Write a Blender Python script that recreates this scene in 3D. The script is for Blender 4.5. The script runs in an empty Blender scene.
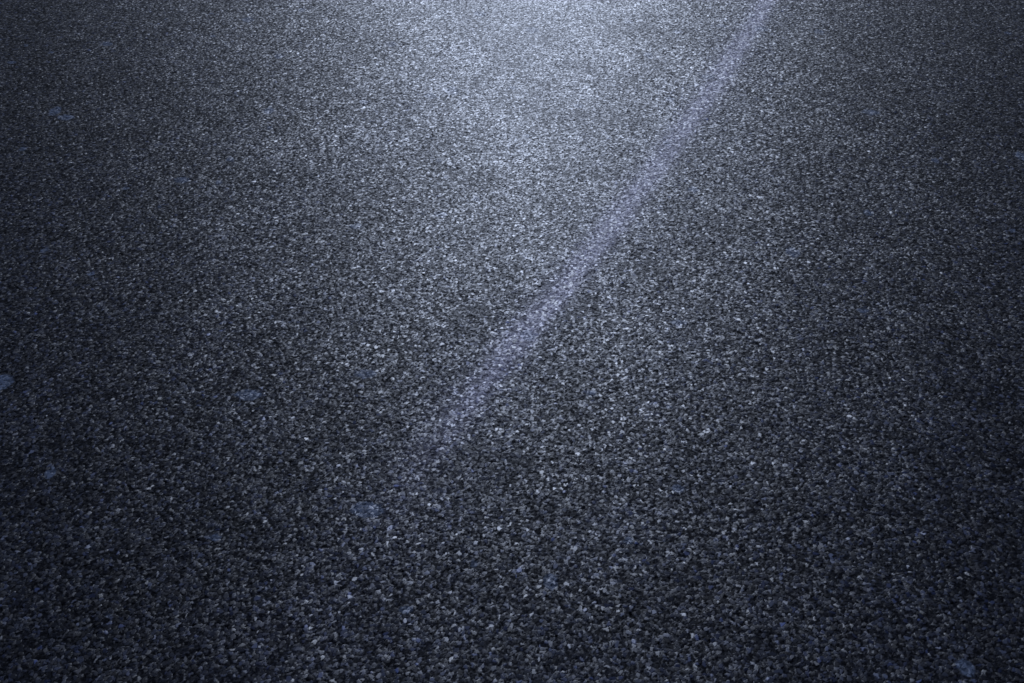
import bpy, math
import numpy as np
from mathutils import Vector
scene=bpy.context.scene
for a,b in(('view_transform','Standard'),('look','None')): setattr(scene.view_settings,a,b)
scene.view_settings.exposure=0
rng=np.random.default_rng(7)
TB=rng.random((1<<16,4)).astype(np.float32)
def hsh(ix,iy,s=0):
    return TB[((ix.astype(np.int64)*73856093)^(iy.astype(np.int64)*19349663)^(s*83492791))&65535]
def vnoise(x,y,sc,s=0,oct=3,gain=.5):
    tot=0;amp=1;out=np.zeros_like(x)
    for o in range(oct):
        u=x*sc+17.3*o;v=y*sc-9.1*o
        i=np.floor(u);j=np.floor(v);fu=u-i;fv=v-j
        fu=fu*fu*(3-2*fu);fv=fv*fv*(3-2*fv)
        g=lambda a,b:hsh(i+a,j+b,s+o)[...,0]
        out+=amp*((g(0,0)*(1-fu)+g(1,0)*fu)*(1-fv)+(g(0,1)*(1-fu)+g(1,1)*fu)*fv)
        tot+=amp;amp*=gain;sc*=2.03
    return out/tot
def sst(v,a,b):
    t=np.clip((v-a)/(b-a),0,1);return t*t*(3-2*t)
def voro(x,y,cell,s):
    u=x/cell;v=y/cell;i=np.floor(u);j=np.floor(v)
    f1=np.full(x.shape,9,np.float32);f2=f1.copy()
    lx=np.zeros_like(f1);ly=np.zeros_like(f1);ci=np.zeros_like(f1);cj=np.zeros_like(f1)
    for a in(-1,0,1):
        for b in(-1,0,1):
            h=hsh(i+a,j+b,s)
            dx=u-(i+a+h[...,0]);dy=v-(j+b+h[...,1])
            d=np.abs(dx*(1.25-.5*h[...,2])+.25*dy*(h[...,3]-.5))**1.7+np.abs(dy*(.75+.5*h[...,2]))**1.7
            d=d**(1/1.7)-.28*h[...,3]
            c=d<f1
            f2=np.where(c,f1,np.minimum(f2,d))
            lx=np.where(c,dx,lx);ly=np.where(c,dy,ly);ci=np.where(c,i+a,ci);cj=np.where(c,j+b,cj)
            f1=np.where(c,d,f1)
    return f1,f2-f1,lx,ly,hsh(ci,cj,s+91),hsh(ci,cj,s+57)

# ---- asphalt surface: a fine relief mesh, coarser with distance ----
ys=[.70]
while ys[-1]<5.9: ys.append(ys[-1]+.0011+.00048*ys[-1])
ys=np.array(ys,np.float32);NC=1600
uu=np.linspace(-1,1,NC).astype(np.float32)
NR=len(ys)
Y=np.repeat(ys[:,None],NC,1); X=uu[None,:]*(.85+.5*Y)
X+=(hsh(np.arange(NC)[None,:]+0*Y,np.arange(NR)[:,None]+0*Y,5)[...,0]-.5)*.0010
wx=X+.0035*(vnoise(X,Y,160,11,2)-.5)*2; wy=Y+.0035*(vnoise(X,Y,160,23,2)-.5)*2
f1,e,lx,ly,ca,cb=voro(wx,wy,.0078,1)
g1,eb,mx,my,da,db=voro(wx,wy,.0042,2)
edge=sst(e,.04,.28); edge2=sst(eb,.04,.35)
lowd=vnoise(X,Y,7,31,3)
pres=sst(ca[...,0]+(lowd-.5)*.35,.32,.38)
raised=edge*pres
tl=.6
h=raised*(.0007+.0006*ca[...,1]+.0078*.14*tl*((ca[...,2]-.5)*lx+(ca[...,3]-.5)*ly)*2)
h+=(1-raised)*edge2*(.0002+.0005*da[...,0])
h+=.003*(vnoise(X,Y,2.2,41,3)-.5)
h=h-.0015
# facet normals: each stone top has its own slight tilt
sg=.27
tx=(ca[...,2]+cb[...,2]-1)*sg; ty=(ca[...,3]+cb[...,3]-1)*sg
ux=(da[...,2]+db[...,2]-1)*.35; uy=(da[...,3]+db[...,3]-1)*.35
rx=tx*raised+ux*(1-raised)+.08*(vnoise(X,Y,500,3,1)-.5); ry=ty*raised+uy*(1-raised)+.08*(vnoise(X,Y,500,8,1)-.5)
# rounded shoulders
sh=(1-sst(e,.05,.35))*pres
rx+=sh*lx*.7; ry+=sh*ly*.7
nl=np.sqrt(rx*rx+ry*ry+1)
nor=np.stack([rx/nl,ry/nl,1/nl],-1)
# streak of pale dust left by a tyre (world metres)
py=np.array([.6,1.095,1.565,1.799,2.074,2.502,2.85,3.347,4.41,6.0]);px=np.array([-.60,-.411,-.211,-.104,.048,.266,.454,.691,1.158,1.80])
tt=np.linspace(.6,6,400);pp=np.interp(tt,py,px);pp=np.convolve(np.pad(pp,20,mode='edge'),np.ones(41)/41,'valid')
cx=np.interp(Y,tt,pp)+.025*(vnoise(X,Y,2.5,61,2)-.5)
d=(X-cx)
core=np.exp(-np.abs(d/(np.where(d>0,.036,.050)*(.85+.35*vnoise(X,Y,5,64,2))))**1.8)
amp=sst(Y,1.3,2.35)*(.85+.3*vnoise(X*0,Y,2.2,66,2))
brk=sst(vnoise(X,Y,26,71,4,.65),.28,.62)
streak=np.clip(core*amp*(.72+.28*brk),0,1)
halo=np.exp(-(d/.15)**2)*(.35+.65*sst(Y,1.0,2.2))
# fainter broad scuffs beside it
d2=X-(cx-1.05-.10*(Y-3)); halo2=np.exp(-(d2/.16)**2)*sst(Y,2.2,3.4)*sst(vnoise(X,Y,6,75,3),.3,.6)
d3=X-(cx+.42-.16*(Y-2)); halo3=np.exp(-(d3/.10)**2)*sst(vnoise(X,Y,5,77,3),.35,.65)
def lerp(a,b,t): return a+(b-a)*t[...,None]
C=lambda *c:np.array(c,np.float32)
v=cb[...,0]
val=.014+.038*v+.22*np.clip(v-.82,0,1)+1.5*np.clip(v-.965,0,1)
tint=lerp(C(.76,.89,1.42),C(.55,.78,2.0),(cb[...,1]>.78).astype(np.float32)*cb[...,2])
tint=lerp(tint,C(.95,.97,1.2),(cb[...,1]<.25).astype(np.float32))
stone=val[...,None]*tint
fv=.005+.020*da[...,1]*edge2
fines=fv[...,None]*C(.82,.92,1.4)
col=fines+(stone-fines)*raised[...,None]
dust=C(.54,.53,.66)*(.7+.6*ca[...,1][...,None])
col=col+(dust-col)*(streak*(.12+.62*np.maximum(raised*(.5+.5*cb[...,3]),.45*edge2)))[...,None]
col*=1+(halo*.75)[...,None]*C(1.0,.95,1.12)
col*=1+(halo2*.6+halo3*.35)[...,None]
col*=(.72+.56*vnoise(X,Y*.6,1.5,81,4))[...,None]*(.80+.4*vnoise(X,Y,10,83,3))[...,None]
# sparse flattened pale chips, 1-3 cm
p1,pe,_,_,pa,_=voro(wx+.004*vnoise(X,Y,200,95,1),wy,.15,9)
rad=.01+.08*pa[...,1]
chip=(pa[...,0]>.70)*sst(rad-(p1+.13),0,.03)
col=lerp(col,C(.15,.20,.32),chip*.65*(.5+.5*raised))
wear=np.clip(raised*(.40+.60*ca[...,1])*(.7+.6*lowd)*(.70+.6*vnoise(X,Y*.7,1.6,87,4))+.15*edge2*(1-raised),0,1)
wear*=1-.2*core*amp
col=np.clip(col,.002,.6)
verts=np.stack([X,Y,h],-1).reshape(-1,3).astype(np.float32)
nv=verts.shape[0]
a=(np.arange(NR-1)[:,None]*NC+np.arange(NC-1)[None,:]).ravel()
q=np.stack([a,a+1,a+NC+1,a+NC],-1)
ex=np.array([[-14,-60,-.0065],[14,-60,-.0065],[14,160,-.0065],[-14,160,-.0065]],np.float32)
verts=np.concatenate([verts,ex]);q=np.concatenate([q,[[nv,nv+1,nv+2,nv+3]]])
nf=len(q)
me=bpy.data.meshes.new('asphalt_road')
me.vertices.add(len(verts));me.vertices.foreach_set('co',verts.ravel())
me.loops.add(nf*4);me.loops.foreach_set('vertex_index',q.astype(np.int32).ravel())
me.polygons.add(nf);me.polygons.foreach_set('loop_start',np.arange(0,nf*4,4,dtype=np.int32))
mi=np.zeros(nf,np.int32);mi[-1]=1
at=me.attributes.new('tone','FLOAT_COLOR','POINT')
cc=np.concatenate([np.concatenate([col,wear[...,None]],-1).reshape(-1,4),np.full((4,4),.04)]).astype(np.float32)
at.data.foreach_set('color',cc.ravel())
at=me.attributes.new('facet','FLOAT_VECTOR','POINT')
at.data.foreach_set('vector',np.concatenate([nor.reshape(-1,3),np.tile([0,0,1.],(4,1))]).astype(np.float32).ravel())
me.update(calc_edges=True)
me.polygons.foreach_set('material_index',mi)
me.polygons.foreach_set('use_smooth',np.ones(nf,bool))
road=bpy.data.objects.new('asphalt_road',me);scene.collection.objects.link(road)

def nodes(name):
    m=bpy.data.materials.new(name);m.use_nodes=True;t=m.node_tree;return m,t,t.nodes['Principled BSDF']
m,t,b=nodes('asphalt')
A=t.nodes.new('ShaderNodeAttribute');A.attribute_name='tone'
t.links.new(A.outputs['Color'],b.inputs['Base Color'])
F=t.nodes.new('ShaderNodeAttribute');F.attribute_name='facet'
G=t.nodes.new('ShaderNodeNewGeometry')
mx_=t.nodes.new('ShaderNodeMix');mx_.data_type='VECTOR';mx_.inputs[0].default_value=.88
t.links.new(G.outputs['Normal'],mx_.inputs[4]);t.links.new(F.outputs['Vector'],mx_.inputs[5])
nn=t.nodes.new('ShaderNodeVectorMath');nn.operation='NORMALIZE';t.links.new(mx_.outputs[1],nn.inputs[0]);t.links.new(nn.outputs[0],b.inputs['Normal'])
def mr(src,lo,hi,dst):
    n=t.nodes.new('ShaderNodeMapRange');n.inputs[3].default_value=lo;n.inputs[4].default_value=hi
    t.links.new(src,n.inputs[0]);t.links.new(n.outputs[0],dst)
mr(A.outputs['Alpha'],.48,.41,b.inputs['Roughness'])
mr(A.outputs['Alpha'],.06,.54,b.inputs['Specular IOR Level'])
me.materials.append(m)
m,t,b=nodes('asphalt_far')
tc=t.nodes.new('ShaderNodeTexCoord')
vo=t.nodes.new('ShaderNodeTexVoronoi');vo.inputs['Scale'].default_value=130;t.links.new(tc.outputs['Object'],vo.inputs[0])
r=t.nodes.new('ShaderNodeValToRGB');t.links.new(vo.outputs['Color'],r.inputs[0])
r.color_ramp.elements[0].color=(.008,.010,.014,1);r.color_ramp.elements[1].color=(.045,.055,.082,1)
t.links.new(r.outputs[0],b.inputs['Base Color']);b.inputs['Roughness'].default_value=.55
bp=t.nodes.new('ShaderNodeBump');bp.invert=True;bp.inputs['Distance'].default_value=.003;t.links.new(vo.outputs['Distance'],bp.inputs['Height']);t.links.new(bp.outputs[0],b.inputs['Normal'])
me.materials.append(m)

m,t,b=nodes('earth')
tc=t.nodes.new('ShaderNodeTexCoord');no=t.nodes.new('ShaderNodeTexNoise');no.inputs['Scale'].default_value=.8;t.links.new(tc.outputs['Object'],no.inputs[0])
r=t.nodes.new('ShaderNodeValToRGB');t.links.new(no.outputs[0],r.inputs[0])
r.color_ramp.elements[0].color=(.03,.045,.02,1);r.color_ramp.elements[1].color=(.09,.08,.05,1)
t.links.new(r.outputs[0],b.inputs['Base Color']);b.inputs['Roughness'].default_value=.95
gme=bpy.data.meshes.new('ground');gme.from_pydata([(-600,-600,-.08),(600,-600,-.08),(600,600,-.08),(-600,600,-.08)],[],[(0,1,2,3)])
gme.materials.append(m);scene.collection.objects.link(bpy.data.objects.new('ground',gme))

SE,SA=math.radians(28),math.radians(1.5)
w=bpy.data.worlds.new('World'); scene.world=w; w.use_nodes=True
t=w.node_tree; sky=t.nodes.new('ShaderNodeTexSky'); sky.sky_type='NISHITA'; sky.sun_disc=False
sky.sun_elevation=SE; sky.sun_rotation=SA
bg=t.nodes['Background']; bg.inputs[1].default_value=.005; t.links.new(sky.outputs[0],bg.inputs[0])
L=bpy.data.lights.new('sun','SUN'); L.energy=2.4; L.angle=math.radians(2); L.color=(.67,.77,1)
lo=bpy.data.objects.new('sun',L); scene.collection.objects.link(lo)
dd=Vector((math.sin(SA)*math.cos(SE),math.cos(SA)*math.cos(SE),math.sin(SE)))
lo.rotation_euler=dd.to_track_quat('Z','Y').to_euler()
cam=bpy.data.cameras.new('camera'); co=bpy.data.objects.new('camera',cam); scene.collection.objects.link(co)
co.location=(0,0,1.7); co.rotation_euler=(math.radians(50),0,0); cam.lens=35; cam.clip_end=2000; cam.clip_start=.05
scene.camera=co
